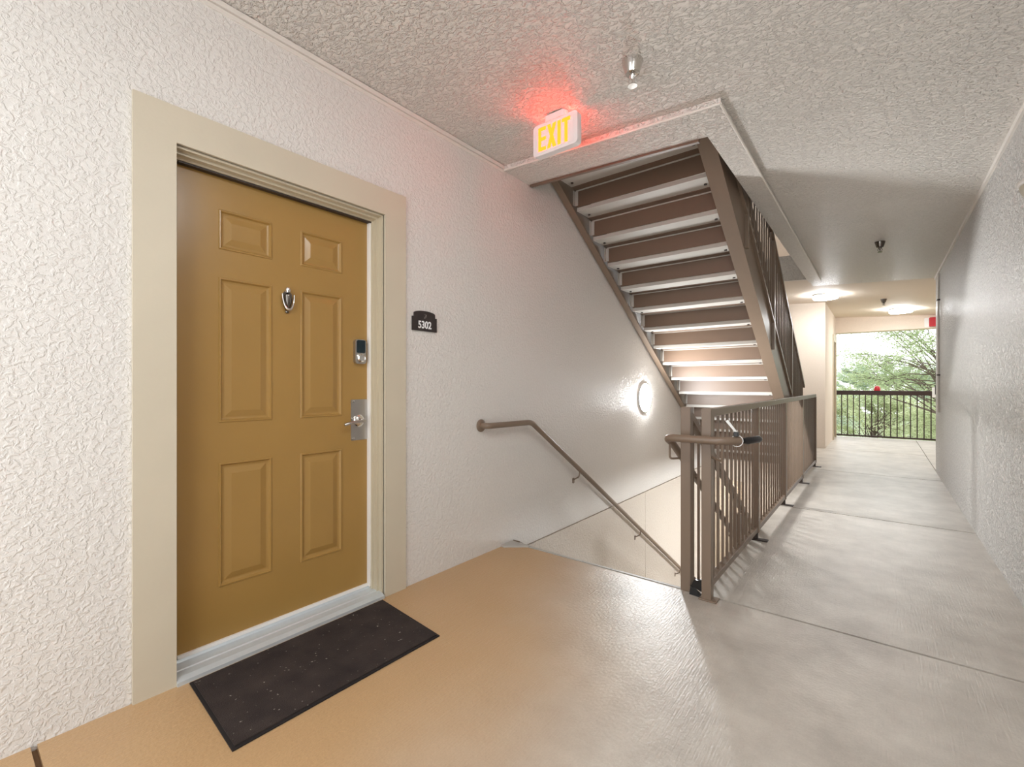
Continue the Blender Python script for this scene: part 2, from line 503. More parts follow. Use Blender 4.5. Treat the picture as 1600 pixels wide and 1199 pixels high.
for (x0, x1, y0, y1) in ((XL, XR, YB, FLY0 - 0.004), (FLX1, XR, FLY0 - 0.004, 8.06), (XL, XR, 8.06, 8.67), (XL, 3.0, 8.67, YF + 0.15)):
    bm_box(bm, x0 + 0.001, x1 - 0.001, y0 + 0.001, y1 - 0.001, -0.0195, -0.0165)
part('joint_filler', bm, M['joint'], fl)
# lower storey floor
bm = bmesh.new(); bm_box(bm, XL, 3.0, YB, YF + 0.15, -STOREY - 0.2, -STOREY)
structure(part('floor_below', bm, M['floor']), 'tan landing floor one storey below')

# ceiling: slab of the storey above with the stair opening
bm = bmesh.new()
slab(bm, STOREY, cz, [(XL, XR, YB, HY0), (HX1, XR, HY0, HY1), (HX1, XR, HY1, 8.67), (XL, HX1, HY1, 8.12)])
ce = structure(part('ceiling', bm, M['ceil']), 'textured beige ceiling with a rectangular stair opening')
bm = bmesh.new()
slab(bm, STOREY, lambda x: cz(x) + 0.002, [(XL, HX1, 8.12, 8.67), (XL, 3.0, 8.67, YF + 0.2)])
structure(part('ceiling_far', bm, M['ceil_s']), 'smooth cream ceiling over the far landing')
# dropped border round the opening
D = 0.036
def drop(bm, x0, x1, y0, y1):
    bm_hexa(bm, [(x0, y0, cz(x0) - D), (x1, y0, cz(x1) - D), (x1, y1, cz(x1) - D), (x0, y1, cz(x0) - D),
                 (x0, y0, cz(x0)), (x1, y0, cz(x1)), (x1, y1, cz(x1)), (x0, y1, cz(x0))])
bm = bmesh.new()
drop(bm, XL, -0.675, 2.655, HY0 - 0.001); drop(bm, HX1, -0.675, HY0 - 0.001, 8.15)
tr = structure(part('trim_1', bm, M['ceil']), 'dropped stucco border round the stair opening')
bm = bmesh.new()
def bead(bm, p, q, w=0.012):
    bm_tube(bm, [p, q], w, 8)
bead(bm, (XL, 2.656, cz(XL) - D + 0.004), (-0.676, 2.656, cz(-0.676) - D + 0.004), 0.007)
bead(bm, (-0.676, 2.656, cz(-0.676) - D + 0.004), (-0.676, 8.15, cz(-0.676) - D + 0.004), 0.007)
part('corner_bead', bm, M['trimw'], tr, smooth=True)
# beads along the tops of the walls
bm = bmesh.new()
bm_box(bm, XL, XL + 0.012, YB, 2.65, cz(XL) - 0.028, cz(XL) - 0.004)
bm_box(bm, XL, XL + 0.006, YB, 2.65, cz(XL) - 0.052, cz(XL) - 0.034)
structure(part('trim_2', bm, M['trimw']), 'thin bead where the left wall meets the ceiling')
bm = bmesh.new(); bm_box(bm, XR - 0.014, XR, YB, 8.67, cz(XR) - 0.032, cz(XR) + 0.004)
structure(part('trim_3', bm, M['trimw']), 'white bead along the top of the right wall')
# header over the balcony opening
bm = bmesh.new(); bm_box(bm, -0.81, 3.0, YF - 0.1, YF + 0.2, 2.405, 2.86)
structure(part('trim_4', bm, M['cream']), 'cream header beam above the balcony opening')
# roof over the storey above
bm = bmesh.new(); bm_box(bm, XL - 0.25, 3.2, YB, YF + 0.2, ZTOP - 0.25, ZTOP)
structure(part('ceiling_above', bm, M['ceil_s']), 'roof soffit of the storey above')
# column at the right end of the balcony
bm = bmesh.new(); bm_box(bm, 1.05, 1.35, YF - 0.1, YF + 0.2, 0, 2.405)
structure(part('wall_balcony_pier', bm, M['cream']), 'cream pier at the right end of the balcony railing')

# ================================================================== ENTRANCE DOOR
dr = root('door_1', (XL, (DY0 + DY1) / 2, 0), 'mustard yellow six-panel entrance door with tan casing', None, None, 'structure')
CX = XL + 0.014
bm = bmesh.new()
ring = [(0.462, 0.0), (0.462, 2.31), (1.735, 2.31), (1.735, 0.0), (DY1, 0.0), (DY1, DZ), (DY0, DZ), (DY0, 0.0)]
def frame(bm, o0, o1, ot, i0, i1, it, x0, x1, zb=0.0):
    bm_box(bm, x0, x1, o0, i0, zb, ot); bm_box(bm, x0, x1, i1, o1, zb, ot); bm_box(bm, x0, x1, i0, i1, it, ot)
frame(bm, 0.462, 1.735, 2.31, DY0, DY1, DZ, XL - 0.01, CX)
part('casing', bm, M['casing'], dr)
for k, (ins, xb, xf, mt) in enumerate(((0.012, -2.25, -2.205, 'jamb'), (0.026, -2.275, -2.232, 'jamb'), (0.036, -2.33, -2.262, 'jamb'))):
    bm = bmesh.new()
    frame(bm, DY0 - 0.02, DY1 + 0.02, DZ + 0.02, DY0 + (0.0, 0.006, 0.013)[k], DY1 - ins, DZ - ins * 0.9, xb, xf)
    part('jamb_step', bm, M[mt], dr)
bm = bmesh.new()
bm_box(bm, -2.30, -2.274, DY1 - 0.043, DY1 - 0.035, 0.05, DZ - 0.035)
part('weatherstrip', bm, M['gasket'], dr)
bm = bmesh.new(); bm_box(bm, -2.296, -2.268, DY0 + 0.03, DY1 - 0.036, DZ - 0.040, DZ - 0.033)
part('head_shade_strip', bm, M['bolt'], dr)  # dark strip stands in for the shadow line above the leaf
# leaf face with six openings, filled by moulded panels
LX = -2.30
LY0, LY1, LZ0, LZ1 = 0.632, 1.552, 0.062, 2.136
PY = [(0.787, 1.018), (1.158, 1.389)]
PZ = [(0.298, 0.853), (1.032, 1.682), (1.807, 1.985)]
bm = bmesh.new()
ys = sorted({LY0, LY1} | {v for p in PY for v in p}); zs = sorted({LZ0, LZ1} | {v for p in PZ for v in p})
grid = {(y, z): bm.verts.new((LX, y, z)) for y in ys for z in zs}
for i in range(len(ys) - 1):
    for j in range(len(zs) - 1):
        if (ys[i], ys[i + 1]) in PY and (zs[j], zs[j + 1]) in PZ: continue
        bm.faces.new((grid[ys[i], zs[j]], grid[ys[i + 1], zs[j]], grid[ys[i + 1], zs[j + 1]], grid[ys[i], zs[j + 1]]))
be = [e for e in bm.edges if len(e.link_faces) == 1 and all(v.co.y in (LY0, LY1) or v.co.z in (LZ0, LZ1) for v in e.verts)]
ex = bmesh.ops.extrude_edge_only(bm, edges=be)
for v in [g for g in ex['geom'] if isinstance(g, bmesh.types.BMVert)]: v.co.x -= 0.045
leaf = part('leaf', bm, M['door'], dr)
box('leaf_back', LX - 0.046, LX - 0.04, LY0, LY1, LZ0, LZ1, M['door'], dr)
for (y0, y1) in PY:
    for (z0, z1) in PZ:
        bm = bmesh.new()
        rings = [(0, 0), (0.003, 0.004), (0.008, 0.0045), (0.014, -0.005), (0.021, -0.007), (0.026, -0.007), (0.050, 0.000), (0.053, 0.0008)]
        prev = None
        for ins, dx in rings:
            cur = [bm.verts.new((LX + dx, y, z)) for (y, z) in ((y0 + ins, z0 + ins), (y1 - ins, z0 + ins), (y1 - ins, z1 - ins), (y0 + ins, z1 - ins))]
            if prev:
                for k in range(4): bm.faces.new((prev[k], prev[(k + 1) % 4], cur[(k + 1) % 4], cur[k]))
            prev = cur
        bm.faces.new(prev)
        part('panel', bm, M['door'], leaf)
# threshold
bm = bmesh.new()
bm_prism(bm, [(-2.176, 0.0), (-2.176, 0.016), (-2.20, 0.026), (-2.235, 0.03), (-2.24, 0.034), (-2.285, 0.04), (-2.292, 0.052), (-2.335, 0.052), (-2.335, 0.0)], 'y', DY0, DY1 - 0.012)
part('threshold', bm, M['alu'], dr)
box('door_sweep', -2.30, -2.288, LY0, LY1, 0.052, 0.066, M['gasket'], dr)
box('opening_backing', -2.44, -2.335, DY0 - 0.02, DY1 + 0.02, 0, DZ + 0.02, M['jamb'], dr)
box('sill', -2.44, XL, DY0 - 0.02, DY1 + 0.02, -0.1, 0.0, M['slab'], dr)
# knocker
kn = root('door_knocker', (LX, 1.089, 1.62)); kn.parent = dr; kn.location -= WLOC[dr.name]
bm = bmesh.new()
bm_prism(bm, [(1.089 + 0.03 * a, 1.62 + b) for a, b in ((0, -0.062), (0.55, -0.03), (0.8, 0.005), (0.75, 0.03), (0.35, 0.045), (0, 0.05), (-0.35, 0.045), (-0.75, 0.03), (-0.8, 0.005), (-0.55, -0.03))], 'x', LX, LX + 0.008)
part('back_plate', bm, M['pewter'], kn, smooth=False)
bm = bmesh.new()
bm_lathe(bm, [(0.0, -0.048), (0.006, -0.04), (0.014, -0.015), (0.0175, 0.008), (0.016, 0.02), (0.009, 0.026), (0.0, 0.028)], (LX + 0.012, 1.089, 1.625), (0, 0, 1), 18)
part('urn', bm, M['pewter'], kn, smooth=True)
bm = bmesh.new(); bm_lathe(bm, [(0.0, -0.016), (0.01, -0.012), (0.014, 0.0), (0.01, 0.012), (0.0, 0.016)], (LX + 0.013, 1.089, 1.669), (0, 0, 1), 16)
part('viewer_ball', bm, M['chrome'], kn, smooth=True)
bm = bmesh.new()
bm_tube(bm, [(LX + 0.018 + 0.006 * math.sin(math.pi * k / 16), 1.089 + 0.029 * math.cos(math.pi * (1 + k / 16)) * (1 - 0.12 * math.sin(math.pi * k / 16)), 1.648 - 0.076 * math.sin(math.pi * k / 16) ** 0.8) for k in range(17)], [0.0035 + 0.004 * math.sin(math.pi * k / 16) ** 4 for k in range(17)], 10)
part('ring', bm, M['chrome'], kn, smooth=True)
bm = bmesh.new(); bm_lathe(bm, [(0.0, 0.0), (0.008, 0.0), (0.008, 0.006), (0.004, 0.01), (0, 0.011)], (LX, 1.089, 1.563), (1, 0, 0), 12)
part('strike_button', bm, M['pewter'], kn, smooth=True)
# deadbolt with keypad
db = root('deadbolt', (LX, 1.493, 1.39)); db.parent = dr; db.location -= WLOC[dr.name]
def roundrect(cy, cz_, w, h, r, n=5):
    out = []
    for qx, qz, a0 in ((1, 1, 0), (-1, 1, 90), (-1, -1, 180), (1, -1, 270)):
        for k in range(n + 1):
            a = math.radians(a0 + 90 * k / n)
            out.append((cy + qx * (w / 2 - r) + r * math.cos(a), cz_ + qz * (h / 2 - r) + r * math.sin(a)))
    return out
bm = bmesh.new(); bm_prism(bm, roundrect(1.493, 1.388, 0.07, 0.136, 0.016), 'x', LX, LX + 0.022)
part('escutcheon', bm, M['steel'], db)
bm = bmesh.new(); bm_prism(bm, roundrect(1.493, 1.416, 0.052, 0.072, 0.008), 'x', LX + 0.022, LX + 0.026)
part('keypad', bm, M['keypad'], db)
bm = bmesh.new(); bm_lathe(bm, [(0.0, 0.0), (0.025, 0.0), (0.025, 0.008), (0.019, 0.014), (0.017, 0.012), (0.0, 0.012)], (LX + 0.022, 1.493, 1.352), (1, 0, 0), 24)
part('key_cylinder', bm, M['chrome'], db, smooth=True)
box('bolt_edge', LX - 0.02, LX + 0.001, 1.5515, 1.5545, 1.365, 1.39, M['black'], db)
# lever handle on a steel plate
hd = root('lever_handle', (LX, 1.49, 1.0)); hd.parent = dr; hd.location -= WLOC[dr.name]
bm = bmesh.new(); bm_prism(bm, roundrect(1.495, 1.005, 0.105, 0.228, 0.008, 3), 'x', LX, LX + 0.004)
pl = part('guard_plate', bm, M['steel'], hd)
scr_me = None
for zz in (1.108, 0.902):
    bm = bmesh.new(); bm_lathe(bm, [(0, 0), (0.008, 0), (0.006, 0.004), (0, 0.005)], (LX + 0.004, 1.455, zz), (1, 0, 0), 12)
    part('screw', bm, M['chrome'], pl, smooth=True)
bm = bmesh.new(); bm_lathe(bm, [(0, 0), (0.034, 0), (0.034, 0.006), (0.026, 0.014), (0.013, 0.018), (0.012, 0.05), (0, 0.05)], (LX + 0.004, 1.49, 1.0), (1, 0, 0), 24)
part('rose', bm, M['chrome'], hd, smooth=True)
bm = bmesh.new(); bm_tube(bm, arc_pts([(LX + 0.045, 1.503, 1.0), (LX + 0.058, 1.47, 1.0), (LX + 0.058, 1.40, 0.993), (LX + 0.05, 1.375, 0.985)], 0.03), 0.009, 12)
part('lever', bm, M['steel'], hd, smooth=True)

# doormat
dm = root('doormat', (-1.93, 1.07, 0), 'dark brown-black rectangular doormat in front of the mustard door', 'doormat')
mp_ = [(-2.165, 0.637), (-1.653, 0.606), (-1.642, 1.503), (-2.165, 1.555)]
cxm = sum(p[0] for p in mp_) / 4; cym = sum(p[1] for p in mp_) / 4
bm = bmesh.new(); bm_prism(bm, mp_, 'z', 0.0005, 0.005)
part('rubber_border', bm, M['matedge'], dm)
bm = bmesh.new(); bm_prism(bm, [(cxm + (x - cxm) * 0.955, cym + (y - cym) * 0.975) for x, y in mp_], 'z', 0.004, 0.010)
part('fibre_pile', bm, M['mat'], dm)

# door number plaque
ns = root('number_plaque', (XL, 1.884, 1.58), 'small black house number plaque reading 5302 beside the door', 'sign')
bm = bmesh.new()
w2 = 0.097
pl = [(-w2, 0), (w2, 0), (w2, 0.085), (w2 - 0.014, 0.085), (w2 - 0.014, 0.107)]
pl += [((w2 - 0.014) * math.cos(math.pi * k / 12), 0.107 + 0.017 * math.sin(math.pi * k / 12)) for k in range(1, 12)]
pl += [(-w2 + 0.014, 0.107), (-w2 + 0.014, 0.085), (-w2, 0.085)]
bm_prism(bm, [(1.884 + y, 1.532 + z) for y, z in pl], 'x', XL + 0.001, XL + 0.010)
part('plate', bm, M['plaque'], ns)
me = text_mesh('number', '5302', 0.062, M['ink'], bold=0.0016, depth=0.0006, sx=0.86)
o = bpy.data.objects.new('number', me); COL.objects.link(o); o.parent = ns
o.matrix_local = Matrix.Translation((0.0108, -0.002, 1.568 - 1.58)) @ Matrix(((0, 0, 1, 0), (1, 0, 0, 0), (0, 1, 0, 0), (0, 0, 0, 1)))
o['label'] = 'white numerals 5302'
bm = bmesh.new()
bm_tube(bm, [(XL + 0.011, 1.884 + 0.010 * math.sin(a * 1.0) * (1 + 0.3 * math.cos(a * 0.5)) + 0.004 * (a - 3) / 3, 1.622 + 0.012 * math.cos(a * 0.8)) for a in [k * 0.3 for k in range(26)]], 0.0012, 6)
part('emblem', bm, M['emblem'], ns)

# ================================================================== STAIRS
TX0, TX1 = -2.12, -1.005      # tread extent
SX = -0.985                   # outer stringer web
GX = -0.885                   # guard line
def bm_sheared(bm, x0, x1, ya, yb, za, h, slope):
    """bar following the stair pitch: bottom edge at za at ya"""
    zb = za - slope * (yb - ya)
    bm_hexa(bm, [(x0, ya, za), (x1, ya, za), (x1, yb, zb), (x0, yb, zb), (x0, ya, za + h), (x1, ya, za + h), (x1, yb, zb + h), (x0, yb, zb + h)])
SL = R_ / RUN
def make_stair(label, zt, ye, lower):
    st = root('staircase', (-1.56, ye + 16 * RUN, zt - STOREY), label, 'staircase', 'stair flights')
    zb0 = zt - R_ - 0.035 - 0.025           # stringer bottom at ye
    yb = ye + 16 * RUN - 0.012
    # stringers (channel section)
    for nm, x0, x1, fx0, fx1 in (('stringer', -2.19, -2.165, -2.165, -2.125), ('stringer', GX - 0.027, GX - 0.003, -1.002, GX - 0.027)):
        bm = bmesh.new()
        yt = ye + 0.006 if lower else ye - 0.28
        hs = (0.27 if x0 < -2 else 0.24) if lower else 0.34
        z_t = zb0 - SL * (yt - ye)
        bm_sheared(bm, x0, x1, yt, yb, z_t, hs, SL)
        bm_sheared(bm, fx0, fx1, yt, yb, z_t, 0.018, SL)
        bm_sheared(bm, fx0, fx1, yt, yb, z_t + hs - 0.018, 0.018, SL)
        part(nm, bm, M['rail'], st)
    # treads, risers, clips, bolts: shared meshes
    L_ = TX1 - TX0; cx_ = (TX0 + TX1) / 2
    bm = bmesh.new()
    bm_box(bm, -L_ / 2, L_ / 2, 0, RUN + 0.012, -0.035, -0.004)
    bm_box(bm, -L_ / 2, L_ / 2, RUN - 0.016, RUN - 0.007, -0.048, -0.034)
    bm_box(bm, -L_ / 2 + 0.02, L_ / 2 - 0.02, 0.01, RUN + 0.006, -0.004, 0.0)
    tread_me = mesh_from(bm, 'tread', M['pan'])
    bm = bmesh.new(); bm_box(bm, -L_ / 2, L_ / 2, -0.006, 0.0, 0, R_ - 0.034); bm_box(bm, -L_ / 2, L_ / 2, -0.095, 0.0, R_ - 0.039, R_ - 0.0352)
    riser_me = mesh_from(bm, 'riser', M['riser'])
    bm = bmesh.new(); bm_box(bm, -0.016, 0.016, -0.012, -0.007, 0.012, R_ - 0.045); bm_box(bm, -0.016, -0.011, -0.045, -0.007, 0.012, R_ - 0.045)
    clip_me = mesh_from(bm, 'clip', M['pan'])
    bm = bmesh.new(); bm_lathe(bm, [(0, 0), (0.012, 0), (0.012, -0.008), (0, -0.009)], (0, 0, 0), (0, 0, 1), 8)
    bolt_me = mesh_from(bm, 'bolt', M['bolt'])
    for i in range(1, 17):
        y0 = ye + (i - 1) * RUN; z = zt - R_ * i
        t = inst('tread', tread_me, st, (cx_, y0, z))
        for sx in (-1, 1):
            inst('bolt', bolt_me, t, (cx_ + sx * (L_ / 2 - 0.05), y0 + 0.13, z - 0.035))
        inst('clip', clip_me, st, (TX0 + 0.0, y0 + RUN, z - R_))
    for i in range(1, 18):
        inst('riser', riser_me, st, (cx_, ye + (i - 1) * RUN, zt - R_ * i))
    # outer guard: newels, sloping rails and balusters
    y_top = ye - 0.27 if not lower else ye
    def nz(y): return zt - R_ - SL * (y - ye - RUN) + 0.0        # nosing line
    g_top, g_bot = (1.07 if lower else 0.99), 0.11
    ys0, ys1 = y_top, ye + 16 * RUN - 0.05
    for nm, off, hh in (('guard_top_rail', g_top - 0.045, 0.045), ('guard_bottom_rail', g_bot - 0.04, 0.035)):
        bm = bmesh.new(); bm_sheared(bm, GX - 0.02, GX + 0.02, ys0 + 0.02, ys1, nz(ys0 + 0.02) + off, hh, SL)
        part(nm, bm, M['rail'], st)
    n = int((ys1 - ys0) / 0.112)
    bal_me = box_mesh('baluster', 0.0135, 0.0135, g_top - g_bot - 0.04, M['rail'])
    post_me = box_mesh('newel', 0.045, 0.045, 1.15, M['rail'])
    for k in range(1, n):
        y = ys0 + (ys1 - ys0) * k / n
        if k % 11 == 0:
            inst('newel', post_me, st, (GX, y, nz(y) - 0.2))
        else:
            inst('baluster', bal_me, st, (GX, y, nz(y) + g_bot - 0.01))
    return st, nz, ys0, ys1

up, nz_u, ua, ub = make_stair('upper steel stair flight rising overhead through the ceiling opening', STOREY, 3.29, False)
lo, nz_l, la, lb = make_stair('lower steel stair flight going down beside the left wall', 0.0, 2.75, True)
# newel A of the lower guard and bottom newel of the upper guard
bm = bmesh.new(); bm_box(bm, GX - 0.028, GX + 0.028, 2.725, 2.781, 0.0, 1.072, 0.003)
part('newel', bm, M['rail'], lo)
bm = bmesh.new(); bm_box(bm, GX - 0.025, GX + 0.025, ub - 0.02, ub + 0.03, 0.002, 1.05, 0.003)
part('newel', bm, M['rail'], up)
# header plate under the upper landing edge
bm = bmesh.new(); xa, xb = XL + 0.01, GX
bm_hexa(bm, [(xa, HY0 + 0.002, cz(xa) - 0.05), (xb, HY0 + 0.002, cz(xb) - 0.05), (xb, HY0 + 0.03, cz(xb) - 0.05), (xa, HY0 + 0.03, cz(xa) - 0.05), (xa, HY0 + 0.002, STOREY - 0.004), (xb, HY0 + 0.002, STOREY - 0.004), (xb, HY0 + 0.03, STOREY - 0.004), (xa, HY0 + 0.03, STOREY - 0.004)])
bm_box(bm, XL + 0.01, SX + 0.06, HY0 + 0.002, 3.29, STOREY - 0.03, STOREY)
part('header_plate', bm, M['riser'], up)
# nosing along the edge of this floor
bm = bmesh.new(); bm_box(bm, XL + 0.16, GX - 0.03, FLY0 - 0.012, FLY0 + 0.006, -0.05, 0.004)
part('edge_nosing', bm, M['nosing'], lo)
bm = bmesh.new(); bm_prism(bm, [(XL + 0.001, 2.62), (XL + 0.03, 2.62), (XL + 0.17, FLY0 - 0.013), (XL + 0.17, FLY0 + 0.004), (XL + 0.001, FLY0 + 0.004)], 'z', 0.0005, 0.012)
part('corner_flashing', bm, M['nosing'], lo)

# outer handrail of the lower flight, wrapping in front of the posts
hx = GX - 0.075
pts = [(hx, lb - 0.3, nz_l(lb - 0.3) + 0.70), (hx, 2.80, nz_l(2.80) + 0.70 - 0.02), (hx, 2.62, 0.90), (-0.66, 2.62, 0.90), (-0.585, 2.70, 0.90)]
pts[1] = (hx, 2.72, 0.86)
pts[0] = (hx, lb - 0.3, 0.86 - SL * (lb - 0.3 - 2.72))
bm = bmesh.new(); bm_tube(bm, arc_pts(pts, 0.06, 6), 0.0215, 14)
part('handrail', bm, M['rail'], lo, smooth=True)
def loop_bracket(bm, a, b, dz=-0.075):
    bm_tube(bm, arc_pts([a, (a[0], a[1], a[2] + dz), (b[0], b[1], a[2] + dz), b], 0.02, 4), 0.0065, 8)
bm = bmesh.new(); loop_bracket(bm, (hx, 2.68, 0.86), (GX - 0.028, 2.75, 0.80), -0.09)
part('handrail_bracket', bm, M['rail'], lo, smooth=True)
for yb_ in (4.0, 5.25, 6.5):
    bm = bmesh.new(); zc = 0.86 - SL * (yb_ - 2.72)
    loop_bracket(bm, (hx, yb_, zc - 0.01), (GX, yb_ + 0.02, zc - 0.06), -0.07)
    part('handrail_bracket', bm, M['rail'], lo, smooth=True)
# handrail of the upper flight with its level end past the foot
ux = GX + 0.075
pts = [(ux, 5.2, nz_u(5.2) + 0.72), (ux, 8.02, nz_u(8.02) + 0.72), (ux, 8.32, nz_u(8.02) + 0.70)]
z_e = 0.86
pts = [(GX - 0.075, 3.6, z_e + SL * (8.05 - 3.6)), (GX - 0.075, 8.05, z_e), (GX + 0.10, 8.42, z_e)]
bm = bmesh.new(); bm_tube(bm, arc_pts(pts, 0.08, 6), 0.0205, 12)
part('handrail', bm, M['rail'], up, smooth=True)
bm = bmesh.new(); loop_bracket(bm, (GX + 0.06, 8.34, z_e - 0.01), (GX + 0.02, 8.06, z_e - 0.03), -0.09)
part('handrail_bracket', bm, M['rail'], up, smooth=True)

# handrail on the left wall
wh = root('wall_handrail', (XL + 0.07, 2.42, 0.91), 'brown pipe handrail fixed to the left wall down the stair', 'handrail')
hw = XL + 0.075
bm = bmesh.new()
bm_tube(bm, arc_pts([(XL + 0.008, 2.40, 0.915), (hw, 2.40, 0.915), (hw, 2.905, 0.91), (hw, 6.9, 0.91 - 0.643 * 3.995)], 0.05, 6), 0.021, 14)
part('pipe', bm, M['rail'], wh, smooth=True)
bm = bmesh.new(); bm_lathe(bm, [(0, 0), (0.045, 0), (0.045, 0.006), (0.034, 0.014), (0.022, 0.016), (0, 0.016)], (XL + 0.002, 2.40, 0.915), (1, 0, 0), 20)
part('end_flange', bm, M['rail'], wh, smooth=True)
for yb_ in (3.64, 5.0, 6.32):
    zc = 0.91 - 0.643 * (yb_ - 2.905)
    bm = bmesh.new()
    bm_tube(bm, arc_pts([(hw, yb_, zc - 0.01), (hw, yb_, zc - 0.065), (XL + 0.006, yb_ + 0.01, zc - 0.105)], 0.03, 4), 0.006, 8)
    br = part('bracket', bm, M['rail'], wh, smooth=True)
    bm = bmesh.new(); bm_prism(bm, roundrect(yb_ + 0.01, zc - 0.112, 0.03, 0.05, 0.01, 3), 'x', XL + 0.0025, XL + 0.008)
    part('wall_plate', bm, M['rail'], br)

# ================================================================== CORRIDOR GUARD RAILING
RX = -0.755
gr = root('guard_railing', (RX, 2.70, 0), 'brown steel guard railing between the corridor and the stairwell', 'railing')
bm = bmesh.new(); bm_box(bm, RX - 0.022, RX + 0.022, 2.70, 8.10, 1.022, 1.067, 0.003)
part('top_rail', bm, M['rail'], gr)
bm = bmesh.new(); bm_box(bm, RX - 0.02, RX + 0.02, 2.70, 8.10, 0.065, 0.105, 0.003)
part('bottom_rail', bm, M['rail'], gr)
posts = [2.70, 3.98, 5.30, 6.62, 8.08]
for i, y in enumerate(posts):
    bm = bmesh.new(); hw_ = 0.026
    bm_box(bm, RX - hw_, RX + hw_, y - hw_, y + hw_, 0.0 if i == 0 else 0.06, 1.07 if i == 0 else 1.03, 0.003)
    ps = part('post', bm, M['rail'], gr)
    bm = bmesh.new()
    if i:
        bm_box(bm, RX - 0.016, RX + 0.016, y - 0.016, y + 0.016, 0.0, 0.066)
        bm_box(bm, RX - 0.03, RX + 0.085, y - 0.028, y + 0.028, 0.0, 0.009, 0.002)
        part('foot', bm, M['bolt'], ps)
    else:
        bm_box(bm, RX - 0.04, RX + 0.055, y - 0.035, y + 0.04, 0.0, 0.008, 0.002)
        part('foot', bm, M['rail'], ps)
bal_me = box_mesh('baluster', 0.0135, 0.0135, 0.925, M['rail'])
for a, b in zip(posts[:-1], posts[1:]):
    n = round((b - a) / 0.110)
    for k in range(1, n):
        inst('baluster', bal_me, gr, (RX, a + (b - a) * k / n, 0.10))
# bracket tying the short handrail to the railing
bm = bmesh.new(); bm_tube(bm, arc_pts([(-0.66, 2.625, 0.885), (-0.66, 2.63, 0.79), (RX + 0.02, 2.70, 0.80)], 0.02, 4), 0.0065, 8)
part('rail_tie', bm, M['rail'], gr, smooth=True)

# strap ends and tape on the handrail end
zt = root('cable_tie', (-0.60, 2.69, 0.90), 'white and black cable tie wrapped on the end of the short handrail', 'cable tie')
bm = bmesh.new(); bm_tube(bm, [(-0.60 + 0.03 * math.cos(a), 2.685 + 0.006 * math.sin(a), 0.90 + 0.03 * math.sin(a)) for a in [k * math.pi / 8 for k in range(17)]], 0.0025, 6, cap=False)
part('loop', bm, M['white'], zt)
bm = bmesh.new(); bm_box(bm, -0.612, -0.588, 2.66, 2.69, 0.925, 0.95, 0.003)
part('lock_head', bm, M['black'], zt)
bm = bmesh.new(); bm_hexa(bm, [(-0.605, 2.672, 0.945), (-0.593, 2.672, 0.945), (-0.593, 2.68, 0.945), (-0.605, 2.68, 0.945), (-0.655, 2.672, 1.005), (-0.643, 2.672, 1.012), (-0.643, 2.68, 1.012), (-0.655, 2.68, 1.005)])
part('tail', bm, M['white'], zt)
fg = root('foam_grip', (-0.56, 2.78, 0.90), 'black foam plug with a white tip at the handrail end', 'grip')
bm = bmesh.new(); bm_tube(bm, [(-0.575, 2.712, 0.90), (-0.56, 2.735, 0.90), (-0.525, 2.82, 0.902), (-0.52, 2.84, 0.902)], [0.014, 0.02, 0.02, 0.016], 12)
part('sleeve', bm, M['black'], fg, smooth=True)
bm = bmesh.new(); bm_lathe(bm, [(0, 0), (0.012, 0), (0.010, 0.012), (0, 0.014)], (-0.519, 2.84, 0.902), (0.2, 1, 0), 12)
part('tip', bm, M['white'], fg, smooth=True)
# black straps at the foot of the two posts
bs = root('post_strap', (-0.82, 2.73, 0.0), 'crossed black straps tied between the two post feet', 'strap')
bm = bmesh.new(); bm_hexa(bm, [(-0.855, 2.70, 0.001), (-0.78, 2.69, 0.001), (-0.78, 2.73, 0.001), (-0.855, 2.74, 0.001), (-0.85, 2.705, 0.05), (-0.80, 2.695, 0.012), (-0.80, 2.725, 0.012), (-0.85, 2.735, 0.05)])
part('lower_strap', bm, M['black'], bs)
bm = bmesh.new(); bm_hexa(bm, [(-0.845, 2.70, 0.055), (-0.782, 2.69, 0.035), (-0.782, 2.72, 0.035), (-0.845, 2.73, 0.055), (-0.83, 2.70, 0.085), (-0.782, 2.69, 0.10), (-0.782, 2.72, 0.10), (-0.83, 2.73, 0.085)])
part('upper_strap', bm, M['black'], bs)

# ================================================================== LAMPS
def lamp(name, label, pos, axis, rad, lens, group, dep=0.075):
    drum = abs(axis[2]) > 0.5
    r = root(name, pos, label, 'lamp', group)
    bm = bmesh.new(); bm_lathe(bm, [(0, 0), (rad, 0), (rad, 0.018), (rad * 0.985, 0.021), (rad * 0.965, 0.021), (rad * 0.965, 0.008), (0, 0.008)], pos, axis, 40)
    part('base_ring', bm, M['white'], r, smooth=True)
    bm = bmesh.new(); bm_lathe(bm, ([(rad * 0.96, 0.01), (rad * 0.96, dep * 0.8), (rad * 0.92, dep * 0.95), (rad * 0.85, dep), (0, dep + 0.006)] if drum else [(rad * 0.96, 0.01), (rad * 0.96, 0.023), (rad * 0.9, 0.030), (rad * 0.7, 0.037), (rad * 0.4, 0.041), (0, 0.043)]), pos, axis, 40)
    part('lens', bm, M[lens], r, smooth=True)
    return r
lamp('wall_lamp', 'round glowing wall lamp above the lower stair flight', (XL, 5.27, 1.05), (1, 0, 0), 0.17, 'lens_wall', None)
lamp('ceiling_lamp', 'round glowing ceiling lamp nearest the stair opening', (-0.735, 9.60, cz(-0.735)), (0, 0, -1), 0.19, 'lens', 'round ceiling lamps')
lamp('ceiling_lamp', 'round glowing ceiling lamp close to the balcony header', (0.32, 11.9, cz(0.32)), (0, 0, -1), 0.19, 'lens', 'round ceiling lamps')
